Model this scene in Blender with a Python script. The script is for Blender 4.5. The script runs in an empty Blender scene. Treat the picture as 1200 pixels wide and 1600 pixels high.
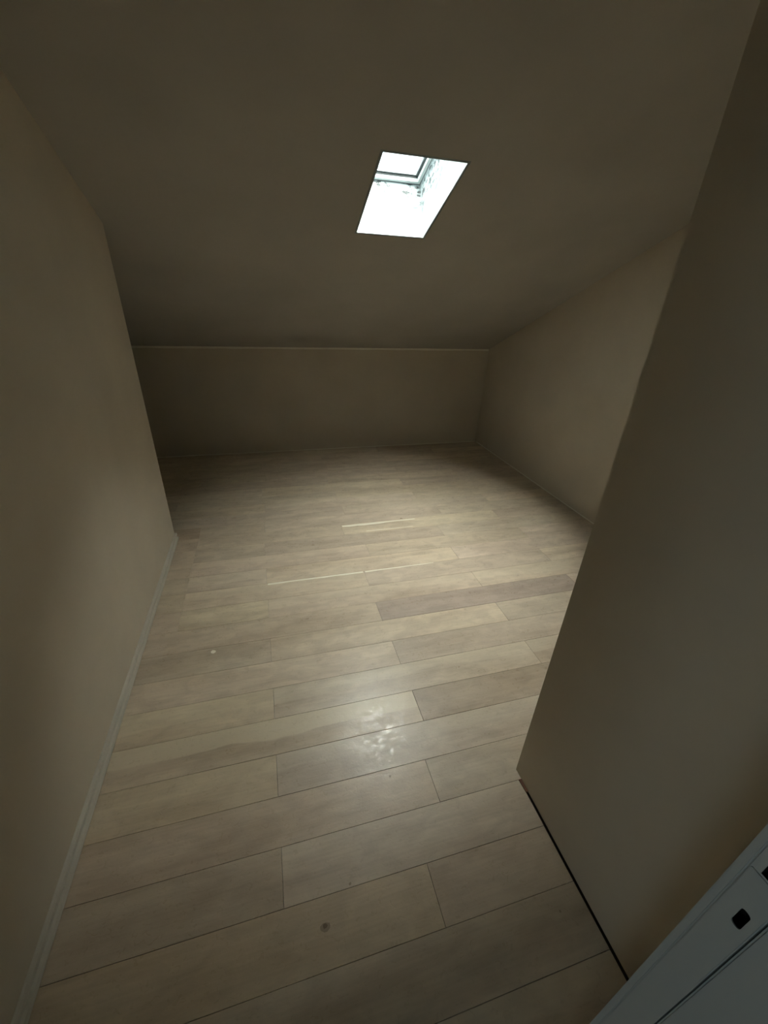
import bpy, bmesh, math, random
from mathutils import Vector, Matrix

random.seed(7)
scene = bpy.context.scene
col = scene.collection

# ------------------------------------------------------------------ camera
F_PX, PITCH, ROLL, YAW, EYE = 645.2, 27.86, 2.514, 16.365, 1.5
p, r, w = math.radians(PITCH), math.radians(ROLL), math.radians(YAW)
fwd = Vector((math.sin(w) * math.cos(p), math.cos(w) * math.cos(p), -math.sin(p)))
r0 = Vector((math.cos(w), -math.sin(w), 0))
u0 = r0.cross(fwd)
right = r0 * math.cos(r) + u0 * math.sin(r)
up = -r0 * math.sin(r) + u0 * math.cos(r)
cam_d = bpy.data.cameras.new('camera')
cam = bpy.data.objects.new('camera', cam_d)
col.objects.link(cam)
cam.matrix_world = Matrix(((right.x, up.x, -fwd.x, 0), (right.y, up.y, -fwd.y, 0),
                           (right.z, up.z, -fwd.z, EYE), (0, 0, 0, 1)))
cam_d.sensor_fit = 'VERTICAL'
cam_d.sensor_height = 36
cam_d.lens = 36 * F_PX / 1600
cam_d.clip_start = 0.01
scene.camera = cam

# ------------------------------------------------------------------ light
world = bpy.data.worlds.new('overcast_sky')
scene.world = world
world.use_nodes = True
bg = world.node_tree.nodes['Background']
bg.inputs[0].default_value = (0.80, 0.92, 1.0, 1)
bg.inputs[1].default_value = 2.2

sun_d = bpy.data.lights.new('veiled_sun', 'SUN')
sun_d.energy = 54
sun_d.angle = math.radians(90)
sun_d.color = (1.0, 0.97, 0.91)
sun = bpy.data.objects.new('veiled_sun', sun_d)
col.objects.link(sun)
sun.location = (1, 3, 6)
sun.rotation_euler = Vector((-0.33, 0.12, -1.88)).to_track_quat('-Z', 'Y').to_euler()

vs = scene.view_settings
vs.view_transform = 'Standard'
vs.look = 'None'
vs.gamma = 1
vs.use_curve_mapping = False
vs.exposure = 1.0

# ------------------------------------------------------------------ dimensions (metres)
XL, XR, XP = -0.6658, 2.333, 0.7485        # left wall, right wall, near partition
YB, YL, YP = 4.2388, 2.606, 0.719          # knee wall, left corner, partition end
SL, HK = 0.4405, 1.0168                    # ceiling fall, knee wall height
XA = -2.4                                  # end of the alcove on the left
DY0, DY1 = -0.045, 0.0885                  # wall with the doorway
XJ, XJL = 0.385, -0.41                     # jamb faces
PW, PY0 = 0.1473, 1.8565                   # plank width, reference joint
def cz(y): return HK + SL * (YB - y)
HYP = math.hypot(1, SL)
SLO = Vector((0, 1 / HYP, -SL / HYP))      # down the slope
NRM = Vector((0, SL / HYP, 1 / HYP))       # up through the roof
def sp(x, y, n=0.0):                       # point on the ceiling above (x, y), raised n along its normal
    return Vector((x, y, cz(y))) + NRM * n

# ------------------------------------------------------------------ materials
def nodes_of(name):
    m = bpy.data.materials.new(name)
    m.use_nodes = True
    nt = m.node_tree
    return m, nt, nt.nodes['Principled BSDF']

def paint(name, c, rough=0.75, bump=0.12, scale=140, vary=0.06, spec=0.3):
    m, nt, b = nodes_of(name)
    N, L = nt.nodes.new, nt.links.new
    tc = N('ShaderNodeTexCoord')
    n1 = N('ShaderNodeTexNoise'); n1.inputs['Scale'].default_value = 2.3; n1.inputs['Detail'].default_value = 4
    n2 = N('ShaderNodeTexNoise'); n2.inputs['Scale'].default_value = scale; n2.inputs['Detail'].default_value = 3
    L(tc.outputs['Object'], n1.inputs['Vector']); L(tc.outputs['Object'], n2.inputs['Vector'])
    cr = N('ShaderNodeValToRGB')
    cr.color_ramp.elements[0].position = 0.3; cr.color_ramp.elements[1].position = 0.7
    cr.color_ramp.elements[0].color = (*[v * (1 - vary) for v in c], 1)
    cr.color_ramp.elements[1].color = (*[min(1, v * (1 + vary)) for v in c], 1)
    L(n1.outputs['Fac'], cr.inputs['Fac']); L(cr.outputs['Color'], b.inputs['Base Color'])
    bp = N('ShaderNodeBump'); bp.inputs['Strength'].default_value = bump; bp.inputs['Distance'].default_value = 0.002
    L(n2.outputs['Fac'], bp.inputs['Height']); L(bp.outputs['Normal'], b.inputs['Normal'])
    b.inputs['Roughness'].default_value = rough
    b.inputs['Specular IOR Level'].default_value = spec
    return m

M = {}
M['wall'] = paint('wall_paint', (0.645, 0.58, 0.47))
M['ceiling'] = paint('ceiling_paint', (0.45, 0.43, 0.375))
M['caulk'] = paint('caulk', (0.85, 0.82, 0.72), 0.6)
M['trim'] = paint('baseboard_paint', (0.64, 0.60, 0.51), 0.45, 0.05)
M['jamb'] = paint('door_frame_gloss_paint', (0.60, 0.63, 0.61), 0.4, 0.05, 60)
M['frame'] = paint('skylight_frame_paint', (0.50, 0.54, 0.54), 0.45, 0.05)
M['sash'] = paint('sash_metal', (0.10, 0.115, 0.12), 0.5, 0.05)
M['gasket'] = paint('gasket_rubber', (0.03, 0.035, 0.035), 0.7, 0.05)
M['dark'] = paint('hole_shade_black', (0.012, 0.010, 0.008), 0.9, 0.05)
M['sub'] = paint('subfloor_board', (0.06, 0.045, 0.03), 0.9, 0.2)
M['knot'] = paint('knot', (0.42, 0.33, 0.235), 0.5, 0.05)
M['knot_core'] = paint('knot_core', (0.25, 0.19, 0.13), 0.5, 0.05)
M['pale'] = paint('pale_wood_and_highlight', (0.93, 0.88, 0.76), 0.5, 0.05, 60)  # also colours the painted plank-edge highlight
M['shim'] = paint('stained_shim', (0.15, 0.075, 0.042), 0.6, 0.1)
M['hall'] = paint('hall_paint', (0.22, 0.225, 0.23))
M['roof'] = paint('roofing_felt', (0.10, 0.10, 0.10), 0.9)

def mk_shaft():
    m, nt, b = nodes_of('stained_shaft_plaster')
    N, L = nt.nodes.new, nt.links.new
    tc = N('ShaderNodeTexCoord')
    n1 = N('ShaderNodeTexNoise'); n1.inputs['Scale'].default_value = 34; n1.inputs['Detail'].default_value = 6
    n1.inputs['Roughness'].default_value = 0.62
    mp = N('ShaderNodeMapping'); mp.inputs['Scale'].default_value = (0.75, 1, 1.5)
    L(tc.outputs['Object'], mp.inputs['Vector']); L(mp.outputs['Vector'], n1.inputs['Vector'])
    r1 = N('ShaderNodeValToRGB'); r1.color_ramp.elements[0].position = 0.50; r1.color_ramp.elements[1].position = 0.60
    L(n1.outputs['Fac'], r1.inputs['Fac'])
    # mould sits in the half of the shaft next to the window (local z is the shaft's axis)
    sx = N('ShaderNodeSeparateXYZ'); L(tc.outputs['Object'], sx.inputs['Vector'])
    mr = N('ShaderNodeMapRange'); mr.inputs['From Min'].default_value = 0.07; mr.inputs['From Max'].default_value = 0.22
    mr.inputs['To Min'].default_value = 0.0; mr.inputs['To Max'].default_value = 1.0
    L(sx.outputs['Z'], mr.inputs['Value'])
    mu = N('ShaderNodeMath'); mu.operation = 'MULTIPLY'
    L(r1.outputs['Color'], mu.inputs[0]); L(mr.outputs['Result'], mu.inputs[1])
    n2 = N('ShaderNodeTexNoise'); n2.inputs['Scale'].default_value = 9; n2.inputs['Detail'].default_value = 5
    L(mp.outputs['Vector'], n2.inputs['Vector'])
    r2 = N('ShaderNodeValToRGB')
    r2.color_ramp.elements[0].position = 0.35; r2.color_ramp.elements[1].position = 0.65
    r2.color_ramp.elements[0].color = (0.20, 0.235, 0.24, 1); r2.color_ramp.elements[1].color = (0.32, 0.365, 0.37, 1)
    L(n2.outputs['Fac'], r2.inputs['Fac'])
    mx = N('ShaderNodeMix'); mx.data_type = 'RGBA'
    L(mu.outputs[0], mx.inputs['Factor']); L(r2.outputs['Color'], mx.inputs['A'])
    mx.inputs['B'].default_value = (0.022, 0.027, 0.028, 1)
    L(mx.outputs['Result'], b.inputs['Base Color'])
    b.inputs['Roughness'].default_value = 0.8
    return m
M['shaft'] = mk_shaft()

def mk_glass():
    m, nt, b = nodes_of('window_glass')
    nt.nodes.remove(b)
    N, L = nt.nodes.new, nt.links.new
    t = N('ShaderNodeBsdfTransparent'); t.inputs['Color'].default_value = (0.93, 0.96, 0.95, 1)
    g = N('ShaderNodeBsdfGlossy'); g.inputs['Roughness'].default_value = 0.03
    lw = N('ShaderNodeLayerWeight'); lw.inputs['Blend'].default_value = 0.5
    pw = N('ShaderNodeMath'); pw.operation = 'POWER'; pw.inputs[1].default_value = 5; L(lw.outputs['Facing'], pw.inputs[0])
    fr = N('ShaderNodeMath'); fr.operation = 'MULTIPLY_ADD'; fr.inputs[1].default_value = 0.9; fr.inputs[2].default_value = 0.04
    L(pw.outputs[0], fr.inputs[0])
    mx = N('ShaderNodeMixShader')
    L(fr.outputs[0], mx.inputs[0]); L(t.outputs[0], mx.inputs[1]); L(g.outputs[0], mx.inputs[2])
    L(mx.outputs[0], nt.nodes['Material Output'].inputs['Surface'])
    return m
M['glass'] = mk_glass()

def mk_plank():
    m, nt, b = nodes_of('pale_plank_wood')
    N, L = nt.nodes.new, nt.links.new
    tc = N('ShaderNodeTexCoord'); oi = N('ShaderNodeObjectInfo')
    rnd = N('ShaderNodeVectorMath'); rnd.operation = 'SCALE'; rnd.inputs[0].default_value = (37.0, 61.0, 17.0)
    L(oi.outputs['Random'], rnd.inputs['Scale'])
    ad = N('ShaderNodeVectorMath'); ad.operation = 'ADD'
    L(tc.outputs['Object'], ad.inputs[0]); L(rnd.outputs[0], ad.inputs[1])
    def noise(sx, sy, sc, det, dist=0.0):
        mp = N('ShaderNodeMapping'); mp.inputs['Scale'].default_value = (sx, sy, 1)
        n = N('ShaderNodeTexNoise'); n.inputs['Scale'].default_value = sc; n.inputs['Detail'].default_value = det
        n.inputs['Distortion'].default_value = dist
        L(ad.outputs[0], mp.inputs['Vector']); L(mp.outputs['Vector'], n.inputs['Vector'])
        return n.outputs['Fac']
    broad = noise(1.6, 9, 1.0, 3, 0.6)
    fine = noise(3, 90, 1.6, 4, 0.3)
    blot = noise(7, 14, 1.2, 4, 0.8)
    def att(n):
        a = N('ShaderNodeAttribute'); a.attribute_type = 'OBJECT'; a.attribute_name = n
        return a
    tint, sap = att('tint'), att('sap')
    r1 = N('ShaderNodeValToRGB')
    e = r1.color_ramp.elements
    e[0].position = 0.30; e[0].color = (0.57, 0.472, 0.36, 1)
    e[1].position = 0.72; e[1].color = (0.74, 0.64, 0.51, 1)
    mid = e.new(0.5); mid.color = (0.66, 0.56, 0.44, 1)
    L(broad, r1.inputs['Fac'])
    def mix(bt, fac, A, B):
        x = N('ShaderNodeMix'); x.data_type = 'RGBA'; x.blend_type = bt
        for s, v in (('Factor', fac), ('A', A), ('B', B)):
            if hasattr(v, 'links'): L(v, x.inputs[s])
            elif isinstance(v, (int, float)): x.inputs[s].default_value = v
            else: x.inputs[s].default_value = v
        return x.outputs['Result']
    r2 = N('ShaderNodeValToRGB')
    r2.color_ramp.elements[0].position = 0.35; r2.color_ramp.elements[0].color = (0.94, 0.935, 0.93, 1)
    r2.color_ramp.elements[1].position = 0.6; r2.color_ramp.elements[1].color = (1, 1, 1, 1)
    L(fine, r2.inputs['Fac'])
    c = mix('MULTIPLY', 1.0, r1.outputs['Color'], r2.outputs['Color'])
    r3 = N('ShaderNodeValToRGB')
    r3.color_ramp.elements[0].position = 0.34; r3.color_ramp.elements[0].color = (0.86, 0.85, 0.84, 1)
    r3.color_ramp.elements[1].position = 0.62; r3.color_ramp.elements[1].color = (1.05, 1.05, 1.04, 1)
    L(blot, r3.inputs['Fac'])
    c = mix('MULTIPLY', 0.8, c, r3.outputs['Color'])
    # sapwood: the upper edge of some planks is paler, with a wandering border along the grain
    sx = N('ShaderNodeSeparateXYZ'); L(tc.outputs['Object'], sx.inputs['Vector'])
    wob = noise(1.4, 3, 1.0, 3, 0.2)
    ma = N('ShaderNodeMath'); ma.operation = 'MULTIPLY_ADD'; ma.inputs[1].default_value = 0.16; ma.inputs[2].default_value = -0.08
    L(wob, ma.inputs[0])
    sb = N('ShaderNodeMath'); sb.operation = 'ADD'; L(sx.outputs['Y'], sb.inputs[0]); L(ma.outputs[0], sb.inputs[1])
    mr = N('ShaderNodeMapRange'); mr.inputs['From Min'].default_value = -0.002; mr.inputs['From Max'].default_value = 0.004
    L(sb.outputs[0], mr.inputs['Value'])
    mm = N('ShaderNodeMath'); mm.operation = 'MULTIPLY'; L(mr.outputs['Result'], mm.inputs[0]); L(sap.outputs['Fac'], mm.inputs[1])
    c = mix('MIX', mm.outputs[0], c, (0.78, 0.70, 0.55, 1))
    c = mix('MULTIPLY', 1.0, c, tint.outputs['Color'])
    L(c, b.inputs['Base Color'])
    wear = noise(26, 34, 2.2, 6, 1.2)
    mr2 = N('ShaderNodeMapRange'); mr2.inputs['From Min'].default_value = 0.3; mr2.inputs['From Max'].default_value = 0.7
    mr2.inputs['To Min'].default_value = 0.22; mr2.inputs['To Max'].default_value = 0.52
    L(wear, mr2.inputs['Value']); L(mr2.outputs['Result'], b.inputs['Roughness'])
    bp = N('ShaderNodeBump'); bp.inputs['Strength'].default_value = 0.22; bp.inputs['Distance'].default_value = 0.002
    L(wear, bp.inputs['Height']); L(bp.outputs['Normal'], b.inputs['Normal'])
    b.inputs['Specular IOR Level'].default_value = 0.5
    return m
M['plank'] = mk_plank()

# ------------------------------------------------------------------ mesh helpers
def link(name, bm, mat, parent=None, origin=None, smooth=False):
    bmesh.ops.recalc_face_normals(bm, faces=bm.faces)
    if origin is not None:
        bmesh.ops.translate(bm, verts=bm.verts, vec=-Vector(origin))
    me = bpy.data.meshes.new(name)
    bm.to_mesh(me); bm.free()
    for f in me.polygons: f.use_smooth = smooth
    me.materials.append(M[mat])
    o = bpy.data.objects.new(name, me)
    col.objects.link(o)
    if origin is not None: o.location = origin
    if parent is not None: o.parent = parent
    return o

def tag(o, label, cat, kind='structure'):
    o['label'] = label; o['category'] = cat
    if kind: o['kind'] = kind
    return o

def hexa(bm, pts):      # 8 points: bottom four, top four
    v = [bm.verts.new(q) for q in pts]
    for f in ((0, 3, 2, 1), (4, 5, 6, 7), (0, 1, 5, 4), (1, 2, 6, 5), (2, 3, 7, 6), (3, 0, 4, 7)):
        bm.faces.new([v[i] for i in f])
    return v

def box(bm, lo, hi):
    x0, y0, z0 = lo; x1, y1, z1 = hi
    return hexa(bm, [(x0, y0, z0), (x1, y0, z0), (x1, y1, z0), (x0, y1, z0),
                     (x0, y0, z1), (x1, y0, z1), (x1, y1, z1), (x0, y1, z1)])

def prism(bm, poly, a, b, axis='x'):    # polygon in the plane normal to axis, extruded a..b
    def pt(q, t):
        return {'x': (t, q[0], q[1]), 'y': (q[0], t, q[1]), 'z': (q[0], q[1], t)}[axis]
    A = [bm.verts.new(pt(q, a)) for q in poly]; B = [bm.verts.new(pt(q, b)) for q in poly]
    n = len(poly)
    bm.faces.new(A); bm.faces.new(B[::-1])
    for i in range(n):
        bm.faces.new((A[i], B[i], B[(i + 1) % n], A[(i + 1) % n]))

def plate_with_holes(bm, ys, zs, holes, x0, x1):     # slab x0..x1 made of grid cells, some left open
    for i in range(len(ys) - 1):
        for j in range(len(zs) - 1):
            if (i, j) not in holes:
                box(bm, (x0, ys[i], zs[j]), (x1, ys[i + 1], zs[j + 1]))

# ------------------------------------------------------------------ floor
bm = bmesh.new()
box(bm, (XA - 0.12, -1.5, -0.10), (XR + 0.12, YB + 0.12, -0.013))
floor = link('floor', bm, 'sub')
tag(floor, 'pale wooden plank floor of the attic room, joints staggered, softly shiny', 'floor')

def make_plank(x0, x1, y0, y1, tint, sap, z=0.0):
    g, ch, t = 0.00055, 0.0006, 0.012
    x0 += g; x1 -= g; y0 += g; y1 -= g
    c = Vector(((x0 + x1) / 2, (y0 + y1) / 2, z))
    bm = bmesh.new()
    def ring(d, zz): return [bm.verts.new(q) for q in ((x0 + d, y0 + d, zz), (x1 - d, y0 + d, zz), (x1 - d, y1 - d, zz), (x0 + d, y1 - d, zz))]
    a, b_, c_ = ring(0, z - t), ring(0, z - ch), ring(ch, z)
    bm.faces.new(a[::-1]); bm.faces.new(c_)
    for u, v in ((a, b_), (b_, c_)):
        for i in range(4): bm.faces.new((u[i], u[(i + 1) % 4], v[(i + 1) % 4], v[i]))
    o = link('plank', bm, 'plank', floor, c)
    o['tint'] = tint; o['sap'] = sap
    return o

JOINTS = {0: [-.525, -.091, 1.125], 1: [.476, 1.70], 2: [-.088, 1.129], 3: [.484, 1.70], 4: [-.084, 1.130],
          5: [.489], 6: [-.083], 7: [.440, 1.66], 8: [-.080], 9: [.337], 10: [-.45], 11: [],
          -1: [-.525, .477, 1.70], -2: [-.525, -.096, 1.110], -3: [-.525, .554, 1.72], -4: [-.525, -.100, 1.130],
          -5: [-.525, .437, 1.66], -6: [-.525, -.097, 1.240]}
# planks whose own colour stands out in the photograph: (row, joint on their left) -> tint, sapwood
SPECIAL = {(1, .476): ((0.74, 0.71, 0.74), 0.0), (5, .489): ((0.80, 0.77, 0.74), 0.0), (4, 'L'): ((1.04, 1.02, 0.94), 0.25),
           (5, 'L'): ((0.95, 0.92, 0.86), 0.7), (6, 'L'): ((0.98, 0.95, 0.86), 0.15), (8, 'L'): ((0.86, 0.84, 0.80), 0.0),
           (-2, -.096): ((1.06, 1.04, 1.0), 0.0), (9, .337): ((0.90, 0.87, 0.84), 0.0), (9, 'L'): ((0.97, 0.93, 0.84), 0.0),
           (7, 'L'): ((0.92, 0.88, 0.84), 0.0), (2, -.088): ((1.02, 1.0, 0.96), 0.0), (-6, 'L'): ((0.88, 0.82, 0.76), 0.0),
           (4, 1.130): ((0.86, 0.84, 0.82), 0.5), (-7, 'L'): ((0.86, 0.79, 0.72), 0.0)}
planks = {}
for row in range(-17, 12):
    y1 = PY0 - row * PW; y0 = y1 - PW
    if y0 >= YB - 0.01: continue
    y1 = min(y1, YB - 0.003)
    y0 = max(y0, DY1)
    ym = (y0 + y1) / 2
    xl = XL + 0.003 if y0 < YL - 0.02 else XA + 0.003
    xr = XR - 0.003 if row <= 7 else XP - 0.0075
    js = JOINTS.get(row)
    if js is None:
        k = random.uniform(-.03, .03)
        js = [-1.31 + k, -.095 + k, 1.125 + k] if row % 2 == 0 else [-1.95 + k, -.74 + k, .48 + k, 1.70 + k]
    js = [j for j in js if xl + .03 < j < xr - .03]
    xs = [xl] + js + [xr]
    for i in range(len(xs) - 1):
        key = (row, 'L' if i == 0 else xs[i])
        v = random.uniform(0.88, 1.05)
        tint, sap = SPECIAL.get(key, ((v, v * random.uniform(0.97, 1.0), v * random.uniform(0.93, 0.99)), random.choice((0, 0, 0, 0.25))))
        planks[key] = make_plank(xs[i], xs[i + 1], y0, y1, tint, sap, random.uniform(-0.0004, 0.0))

def flat_mark(name, plank, pts, mat, z=0.0004):
    bm = bmesh.new()
    prism(bm, pts, -0.0006, z, 'z')
    o = link(name, bm, mat)
    o.location = (0, 0, 0)
    o.parent = plank
    o.matrix_parent_inverse = Matrix.Translation(-plank.location)
    return o

def plank_at(x, y):
    best = None
    for o in planks.values():
        d = o.dimensions
        if abs(x - o.location.x) <= d.x / 2 + .002 and abs(y - o.location.y) <= d.y / 2 + .002: best = o
    return best or planks[(0, 'L')]
bpy.context.view_layer.update()

def blob(cx, cy, rx, ry, n=9):
    return [(cx + rx * random.uniform(.75, 1.1) * math.cos(2 * math.pi * i / n),
             cy + ry * random.uniform(.75, 1.1) * math.sin(2 * math.pi * i / n)) for i in range(n)]

# ------------------------------------------------------------------ walls
def yz_wall(name, x0, x1, y0, y1, z0=0.0, label='', lift=0.0):
    bm = bmesh.new()
    prism(bm, [(y0, z0), (y1, z0), (y1, cz(y1) + lift), (y0, cz(y0) + lift)], x0, x1, 'x')
    return bm

bm = yz_wall('', XA, XL, DY1, YL, -0.012)
ed = [e for e in bm.edges if all(abs(v.co.x - XL) < 1e-5 and abs(v.co.y - YL) < 1e-5 for v in e.verts)]
bmesh.ops.bevel(bm, geom=ed, offset=0.004, segments=2, affect='EDGES')
tag(link('wall_left', bm, 'wall'), 'long beige painted wall on the left ending at an outer corner', 'wall')

bm = yz_wall('', XP, XR, DY1, YP, 0.0)
ed = [e for e in bm.edges if all(abs(v.co.x - XP) < 1e-5 and abs(v.co.y - YP) < 1e-5 for v in e.verts)]
bmesh.ops.bevel(bm, geom=ed, offset=0.006, segments=3, affect='EDGES')
part = link('wall_near_right', bm, 'wall')
tag(part, 'beige partition wall close on the right, with an open gap along its foot', 'wall')
bm = bmesh.new()
prism(bm, [(XP - 0.0115, 0.677), (XP - 0.0002, 0.677), (XP - 0.0002, 0.634), (XP - 0.0085, 0.634)], -0.012, 0.004, 'z')
link('wood_shim', bm, 'shim', part)['label'] = 'dark brown wooden shim in the gap'

bm = bmesh.new(); box(bm, (XA - 0.12, YB, -0.012), (XR + 0.12, YB + 0.12, HK - 0.002))
tag(link('wall_back', bm, 'wall'), 'low beige knee wall at the far end under the sloping ceiling', 'wall')
bm = yz_wall('', XR, XR + 0.12, DY1, YB, -0.012)
tag(link('wall_right', bm, 'wall'), 'beige side wall on the right behind the partition, top edge sloping', 'wall')
bm = yz_wall('', XA - 0.12, XA, DY1, YB, -0.012)
tag(link('wall_alcove', bm, 'wall'), 'end wall of the dark alcove behind the left corner', 'wall')

bm = bmesh.new()
top = cz(DY1)
box(bm, (XA - 0.12, DY0, -0.012), (XJL - 0.03, DY1, top)); box(bm, (XJ + 0.03, DY0, -0.012), (XR + 0.12, DY1, top))
box(bm, (XJL - 0.03, DY0, 2.06), (XJ + 0.03, DY1, top))
tag(link('wall_front', bm, 'wall'), 'wall with the doorway through which the room is seen', 'wall')

# ceiling slab with the skylight opening (its lower edge is the roof's underside)
OX0, OX1, OY0, OY1, TH = 0.527, 0.891, 2.028, 2.519, 0.27
SPX, SPY = 0.12, 0.30
bm = bmesh.new()
xs = [XA - 0.12, OX0 - .012, OX1 + .012, XR + 0.12]
ys = [DY0, OY0 - .011, OY1 + .011, YB + 0.12]
for i in range(3):
    for j in range(3):
        if (i, j) == (1, 1): continue
        hexa(bm, [sp(xs[i], ys[j]), sp(xs[i + 1], ys[j]), sp(xs[i + 1], ys[j + 1]), sp(xs[i], ys[j + 1]),
                  sp(xs[i], ys[j], TH), sp(xs[i + 1], ys[j], TH), sp(xs[i + 1], ys[j + 1], TH), sp(xs[i], ys[j + 1], TH)])
bmesh.ops.remove_doubles(bm, verts=bm.verts, dist=1e-5)
# unseen splay added uphill and left, widening the roof hole to light the back
for v in bm.verts:
    for n_ in (TH,):
        if (v.co - sp(xs[1], ys[1], TH)).length < 1e-4: v.co = sp(xs[1] - SPX, ys[1] - SPY, TH)
        elif (v.co - sp(xs[2], ys[1], TH)).length < 1e-4: v.co = sp(xs[2], ys[1] - SPY, TH)
        elif (v.co - sp(xs[1], ys[2], TH)).length < 1e-4: v.co = sp(xs[1] - SPX, ys[2], TH)
# drop the inner walls between cells
seen = {}
for f in list(bm.faces):
    seen.setdefault(tuple(sorted(v.index for v in f.verts)), []).append(f)
dup = [f for fs in seen.values() if len(fs) > 1 for f in fs]
bmesh.ops.delete(bm, geom=dup, context='FACES_ONLY')
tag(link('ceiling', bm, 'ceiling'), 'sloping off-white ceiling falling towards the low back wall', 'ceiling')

# beads of filler along the seams
def bead(name, a, b, rad, label, squash=None):
    bm = bmesh.new()
    a, b = Vector(a), Vector(b)
    d = (b - a).normalized(); s = d.orthogonal().normalized(); t = d.cross(s)
    n = max(2, int((b - a).length / 0.12)); rings = []
    for i in range(n + 1):
        c = a.lerp(b, i / n); rr = rad * random.uniform(0.8, 1.2)
        rings.append([bm.verts.new(c + s * rr * math.cos(k * math.pi / 4) + t * rr * math.sin(k * math.pi / 4)) for k in range(8)])
    for i in range(n):
        for k in range(8):
            bm.faces.new((rings[i][k], rings[i][(k + 1) % 8], rings[i + 1][(k + 1) % 8], rings[i + 1][k]))
    bm.faces.new(rings[0]); bm.faces.new(rings[-1])
    return tag(link(name, bm, 'caulk', smooth=True), label, 'filler bead')
bead('trim_1', (XA + .02, YB - .002, HK - .003), (XR - .01, YB - .002, HK - .003), 0.011, 'pale filler bead where the sloping ceiling meets the knee wall')
bead('trim_2', (XA + .02, YB - .001, 0.002), (XR - .01, YB - .001, 0.002), 0.005, 'thin pale filler line at the foot of the knee wall')
bead('trim_3', (XR - .001, YP + .02, 0.002), (XR - .001, YB - .02, 0.002), 0.006, 'thin pale filler line at the foot of the right side wall')

# baseboard on the left wall: board with a groove and a rounded foot, returned round the corner
prof = [(0, 0), (0.0135, 0), (0.0155, 0.004), (0.0155, 0.013), (0.0125, 0.0175), (0.0035, 0.019), (0.0030, 0.0285), (0.0100, 0.031), (0.0112, 0.037), (0.0105, 0.046), (0.006, 0.0505), (0, 0.051)]
bm = bmesh.new()
A = [bm.verts.new((XL + d, DY1 + .02, z)) for d, z in prof]
B = [bm.verts.new((XL + d, YL + d, z)) for d, z in prof]
C = [bm.verts.new((XL - 0.5, YL + d, z)) for d, z in prof]
n = len(prof)
for u, v in ((A, B), (B, C)):
    for i in range(n): bm.faces.new((u[i], u[(i + 1) % n], v[(i + 1) % n], v[i]))
bm.faces.new(A); bm.faces.new(C[::-1])
bb = link('baseboard_left', bm, 'trim')
tag(bb, 'low pale moulded baseboard along the foot of the left wall', 'baseboard')

# ------------------------------------------------------------------ skylight
sky = bpy.data.objects.new('window_1', None)
col.objects.link(sky)
SM = Matrix(((1, 0, 0, OX0), (0, SLO.y, NRM.y, OY0), (0, SLO.z, NRM.z, cz(OY0)), (0, 0, 0, 1)))   # local: x across, y down the slope, z out through the roof
sky.matrix_world = SM
tag(sky, 'small bright roof window at the top of a stained white shaft in the ceiling', 'skylight')
W_, L_ = OX1 - OX0, (OY1 - OY0) * HYP
def sky_part(name, bm, mat):
    return link(name, bm, mat, sky)
T = 0.011
SV = SPY * HYP
for q in ([(-T, L_), (W_ + T, L_), (W_ + T, L_ + T), (-T, L_ + T), (-T - SPX, L_), (W_ + T, L_), (W_ + T, L_ + T), (-T - SPX, L_ + T)],
          [(W_, -T), (W_ + T, -T), (W_ + T, L_), (W_, L_), (W_, -T - SV), (W_ + T, -T - SV), (W_ + T, L_), (W_, L_)],
          [(-T, 0), (0, 0), (0, L_), (-T, L_), (-T - SPX, -SV), (-SPX, -SV), (-SPX, L_), (-T - SPX, L_)],
          [(-T, -T), (W_, -T), (W_, 0), (-T, 0), (-T - SPX, -T - SV), (W_, -T - SV), (W_, -SV), (-T - SPX, -SV)]):
    bm = bmesh.new()
    hexa(bm, [(*c_, 0 if k < 4 else TH) for k, c_ in enumerate(q)])
    sky_part('shaft_panel', bm, 'shaft')
def ring(name, i0, i1, z0, z1, mat):     # rectangular frame between insets i0 (outer) and i1 (inner)
    bm = bmesh.new()
    xa_, ya_ = -SPX, -SV
    o_ = [(xa_ + i0, ya_ + i0), (W_ - i0, ya_ + i0), (W_ - i0, L_ - i0), (xa_ + i0, L_ - i0)]
    n_ = [(xa_ + i1, ya_ + i1), (W_ - i1, ya_ + i1), (W_ - i1, L_ - i1), (xa_ + i1, L_ - i1)]
    vv = [[bm.verts.new((*q, z)) for q in s] for s, z in ((o_, z0), (n_, z0), (n_, z1), (o_, z1))]
    for a in range(4):
        for k in range(4):
            bm.faces.new((vv[a][k], vv[a][(k + 1) % 4], vv[(a + 1) % 4][(k + 1) % 4], vv[(a + 1) % 4][k]))
    return sky_part(name, bm, mat)
ring('outer_frame', -0.06, 0.018, TH, TH + 0.018, 'frame')
ring('frame_lip', 0.0, 0.003, TH - 0.003, TH, 'sash')
ring('gasket', -0.05, 0.022, TH + 0.018, TH + 0.026, 'gasket')
ring('sash', -0.05, 0.028, TH + 0.026, TH + 0.036, 'sash')
bm = bmesh.new(); box(bm, (-SPX - 0.04, -SV - 0.04, TH + 0.036), (W_ + 0.04, L_ + 0.04, TH + 0.042)); sky_part('glass_pane', bm, 'glass')
for x0_, x1_ in ((-0.02, 0.135), (0.143, W_ - 0.03)):
    bm = bmesh.new(); box(bm, (x0_, L_ - 0.046, TH + 0.0305), (x1_, L_ - 0.0425, TH + 0.0355)); sky_part('glazing_strip', bm, 'sash')

por_d = bpy.data.lights.new('skylight_portal', 'AREA')
por_d.shape = 'RECTANGLE'; por_d.size = W_ + SPX + 0.02; por_d.size_y = L_ + SV + 0.02
por_d.cycles.is_portal = True
por = bpy.data.objects.new('skylight_portal', por_d)
col.objects.link(por)
por.matrix_world = SM @ Matrix.Translation(((W_ - SPX) / 2, (L_ - SV) / 2, TH + 0.07))

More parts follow.
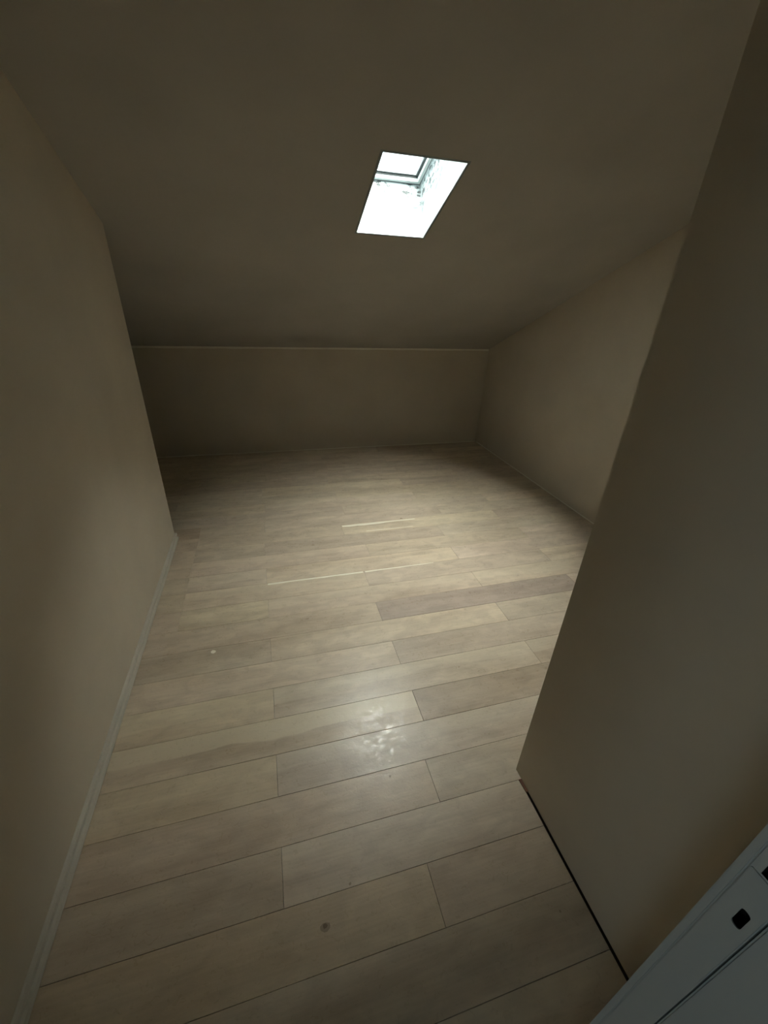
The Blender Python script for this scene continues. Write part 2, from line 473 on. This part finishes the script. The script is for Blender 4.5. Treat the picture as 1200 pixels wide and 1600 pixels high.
# ------------------------------------------------------------------ door frame on the right
door = bpy.data.objects.new('door_1', None)
col.objects.link(door)
door.location = (XJ, DY1, 0)
tag(door, 'white painted door frame at the lower right with strike plate holes', 'door frame')
def door_part(name, bm, mat, parent=None):
    o = link(name, bm, mat)
    o.parent = parent or door
    o.matrix_parent_inverse = Matrix.Translation(-Vector(door.location))
    return o
HT = 2.05
# rebated jamb: rebate face with the two mortises, the stop towards the hall
RY0, RY1 = 0.0535, DY1
bm = bmesh.new()
plate_with_holes(bm, [RY0, 0.0555, 0.0758, 0.0835], [0.0, 0.965, 1.025, 1.059, 1.105, HT], {(1, 1), (1, 3)}, XJ, XJ + 0.02)
box(bm, (XJ + 0.02, RY0, 0), (XJ + 0.03, 0.0835, HT))
door_part('jamb', bm, 'jamb')
bm = bmesh.new()
box(bm, (XJ + 0.0005, 0.0840, 0), (XJ + 0.03, DY1 + 0.004, HT))
bmesh.ops.bevel(bm, geom=[e for e in bm.edges if abs(e.verts[0].co.z - e.verts[1].co.z) > 1], offset=0.0016, segments=2, affect='EDGES')
door_part('edge_strip', bm, 'jamb')
bm = bmesh.new()
box(bm, (XJ, DY0 - 0.01, 0), (XJ + 0.03, RY0 - 0.0012, HT))
bmesh.ops.bevel(bm, geom=[e for e in bm.edges if abs(e.verts[0].co.z - e.verts[1].co.z) > 1], offset=0.0022, segments=3, affect='EDGES')
door_part('door_stop', bm, 'jamb')
for z0, z1 in ((0.965, 1.025), (1.059, 1.105)):
    bm = bmesh.new(); y0_, y1_, e_ = 0.0556, 0.0757, 0.0006
    box(bm, (XJ + 0.017, y0_, z0), (XJ + 0.0198, y1_, z1))
    for lo, hi in (((y0_, z0), (y0_ + e_, z1)), ((y1_ - e_, z0), (y1_, z1)), ((y0_ + e_, z0), (y1_ - e_, z0 + e_)), ((y0_ + e_, z1 - e_), (y1_ - e_, z1))):
        box(bm, (XJ + 0.0002, *lo), (XJ + 0.017, *hi))
    door_part('mortise_shade_liner', bm, 'dark')  # black liner paints in the shade inside the holes
# strike plate with one rounded slot
bm = bmesh.new()
pz0, pz1, py0, py1 = 0.86, 1.057, 0.0545, 0.0825
hz, hy, hh, hw, hr = 0.9965, 0.0650, 0.0138, 0.0042, 0.0036
def rr(cy, cz_, w2, h2, rad, n=5):
    out = []
    for sx_, sy_, a0 in ((1, 1, 0), (-1, 1, 90), (-1, -1, 180), (1, -1, 270)):
        for k in range(n):
            a = math.radians(a0 + 90 * k / (n - 1))
            out.append((cy + sx_ * (w2 - rad) + rad * math.cos(a), cz_ + sy_ * (h2 - rad) + rad * math.sin(a)))
    return out
inner = rr(hy, hz, hw, hh, hr)
outer = rr((py0 + py1) / 2, (pz0 + pz1) / 2, (py1 - py0) / 2, (pz1 - pz0) / 2, 0.002)
xa, xb = XJ - 0.0014, XJ - 0.0001
Io, Oo = [bm.verts.new((xa, *q)) for q in inner], [bm.verts.new((xa, *q)) for q in outer]
Ib, Ob = [bm.verts.new((xb, *q)) for q in inner], [bm.verts.new((xb, *q)) for q in outer]
n = len(inner)
for i in range(n):
    k = (i + 1) % n
    bm.faces.new((Io[i], Io[k], Oo[k], Oo[i])); bm.faces.new((Ib[i], Ib[k], Ob[k], Ob[i]))
    bm.faces.new((Io[i], Io[k], Ib[k], Ib[i])); bm.faces.new((Oo[i], Oo[k], Ob[k], Ob[i]))
door_part('strike_plate', bm, 'jamb')
bm = bmesh.new(); box(bm, (XJL - 0.03, DY0 - 0.01, 0), (XJL, DY1 + 0.004, HT)); door_part('jamb', bm, 'jamb')
bm = bmesh.new(); box(bm, (XJL - 0.03, DY0 - 0.01, HT), (XJ + 0.03, DY1 + 0.004, HT + 0.01)); door_part('head', bm, 'jamb')
bm = bmesh.new(); box(bm, (XJL, DY0, -0.012), (XJ, DY1 - 0.001, 0.001)); door_part('threshold', bm, 'sub')

# ------------------------------------------------------------------ landing behind the camera, lit by a small window at its left end
HX0, HX1, HY0, HC = -2.0, 1.4, -1.35, 2.40
bm = bmesh.new(); box(bm, (HX0 - .1, HY0 - .1, -0.013), (HX1 + .1, DY0 - 0.011, -0.001))
tag(link('floor_landing', bm, 'sub'), 'brown landing floor outside the doorway', 'floor')
bm = bmesh.new(); box(bm, (HX0 - .1, HY0 - .1, 0), (HX1 + .1, HY0, HC)); tag(link('wall_landing_back', bm, 'hall'), 'landing wall behind the viewer', 'wall')
bm = bmesh.new(); box(bm, (HX1, HY0, 0), (HX1 + .1, DY0, HC)); tag(link('wall_landing_right', bm, 'hall'), 'landing wall to the right of the doorway', 'wall')
bm = bmesh.new(); box(bm, (HX0 - .1, HY0 - .1, HC), (HX1 + .1, DY0, HC + .1)); tag(link('ceiling_landing', bm, 'hall'), 'flat landing ceiling outside the doorway', 'ceiling')
WY0, WY1, WZ0, WZ1 = -1.12, -0.62, 0.85, 1.95
bm = bmesh.new()
box(bm, (HX0 - .1, HY0, 0), (HX0, WY0, HC)); box(bm, (HX0 - .1, WY1, 0), (HX0, DY0, HC))
box(bm, (HX0 - .1, WY0, 0), (HX0, WY1, WZ0)); box(bm, (HX0 - .1, WY0, WZ1), (HX0, WY1, HC))
tag(link('wall_landing_left', bm, 'hall'), 'landing wall with a small window', 'wall')
win = bpy.data.objects.new('window_2', None); col.objects.link(win)
win.location = (HX0 - .05, (WY0 + WY1) / 2, WZ0)
tag(win, 'small landing window outside the doorway', 'window')
def win_part(name, bm, mat):
    o = link(name, bm, mat); o.parent = win; o.matrix_parent_inverse = Matrix.Translation(-Vector(win.location)); return o
bm = bmesh.new()
for lo, hi in (((WY0, WZ0), (WY1, WZ0 + .03)), ((WY0, WZ1 - .03), (WY1, WZ1)), ((WY0, WZ0 + .03), (WY0 + .03, WZ1 - .03)), ((WY1 - .03, WZ0 + .03), (WY1, WZ1 - .03))):
    box(bm, (HX0 - .08, *lo), (HX0 - .03, *hi))
win_part('window_frame', bm, 'frame')
bm = bmesh.new(); box(bm, (HX0 - .058, WY0 + .03, WZ0 + .03), (HX0 - .054, WY1 - .03, WZ1 - .03)); win_part('glass_pane', bm, 'glass')
p2 = bpy.data.lights.new('landing_window_portal', 'AREA'); p2.shape = 'RECTANGLE'; p2.size = WZ1 - WZ0; p2.size_y = WY1 - WY0
p2.cycles.is_portal = True
p2o = bpy.data.objects.new('landing_window_portal', p2); col.objects.link(p2o)
p2o.location = (HX0 - .12, (WY0 + WY1) / 2, (WZ0 + WZ1) / 2)
p2o.rotation_euler = Vector((1, 0, 0)).to_track_quat('-Z', 'X').to_euler()

# ------------------------------------------------------------------ small marks on the planks
# knots
for (x, y, rx, ry) in ((0.025, 0.466, .014, .011), (0.106, 0.540, .004, .004), (0.66, 0.335, .004, .004), (0.30, 0.80, .004, .004),
                       (0.10, 1.660, .011, .006), (0.90, 2.60, .012, .008), (0.21, 2.36, .013, .008), (0.74, 1.19, .004, .004)):
    flat_mark('knot', plank_at(x, y), blob(x, y, rx, ry), 'knot', 0.0002)
flat_mark('knot', plank_at(0.025, 0.466), blob(0.024, 0.468, .007, .006), 'knot_core', 0.0004)
# plank-edge highlight painted as pale strips; pale streaks and a paint spot
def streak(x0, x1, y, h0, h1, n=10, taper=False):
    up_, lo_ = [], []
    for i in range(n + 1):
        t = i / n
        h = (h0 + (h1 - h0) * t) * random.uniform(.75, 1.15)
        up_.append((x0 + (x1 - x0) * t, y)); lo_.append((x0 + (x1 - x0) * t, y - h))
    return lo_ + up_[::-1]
flat_mark('edge_highlight', plank_at(0.0, 1.95), streak(-.090, .47, 2.0015, .014, .013), 'pale')
flat_mark('edge_highlight', plank_at(0.6, 1.95), streak(.482, .93, 2.0015, .013, .006), 'pale')
flat_mark('pale_streak', plank_at(0.6, 2.55), streak(.442, 1.0, 2.578, .030, .012), 'pale', 0.0003)
flat_mark('pale_streak', plank_at(0.6, 2.55), streak(.60, .95, 2.470, .008, .004), 'pale', 0.0003)
flat_mark('paint_spot', plank_at(-.33, 1.53), blob(-.345, 1.535, .012, .012), 'pale')
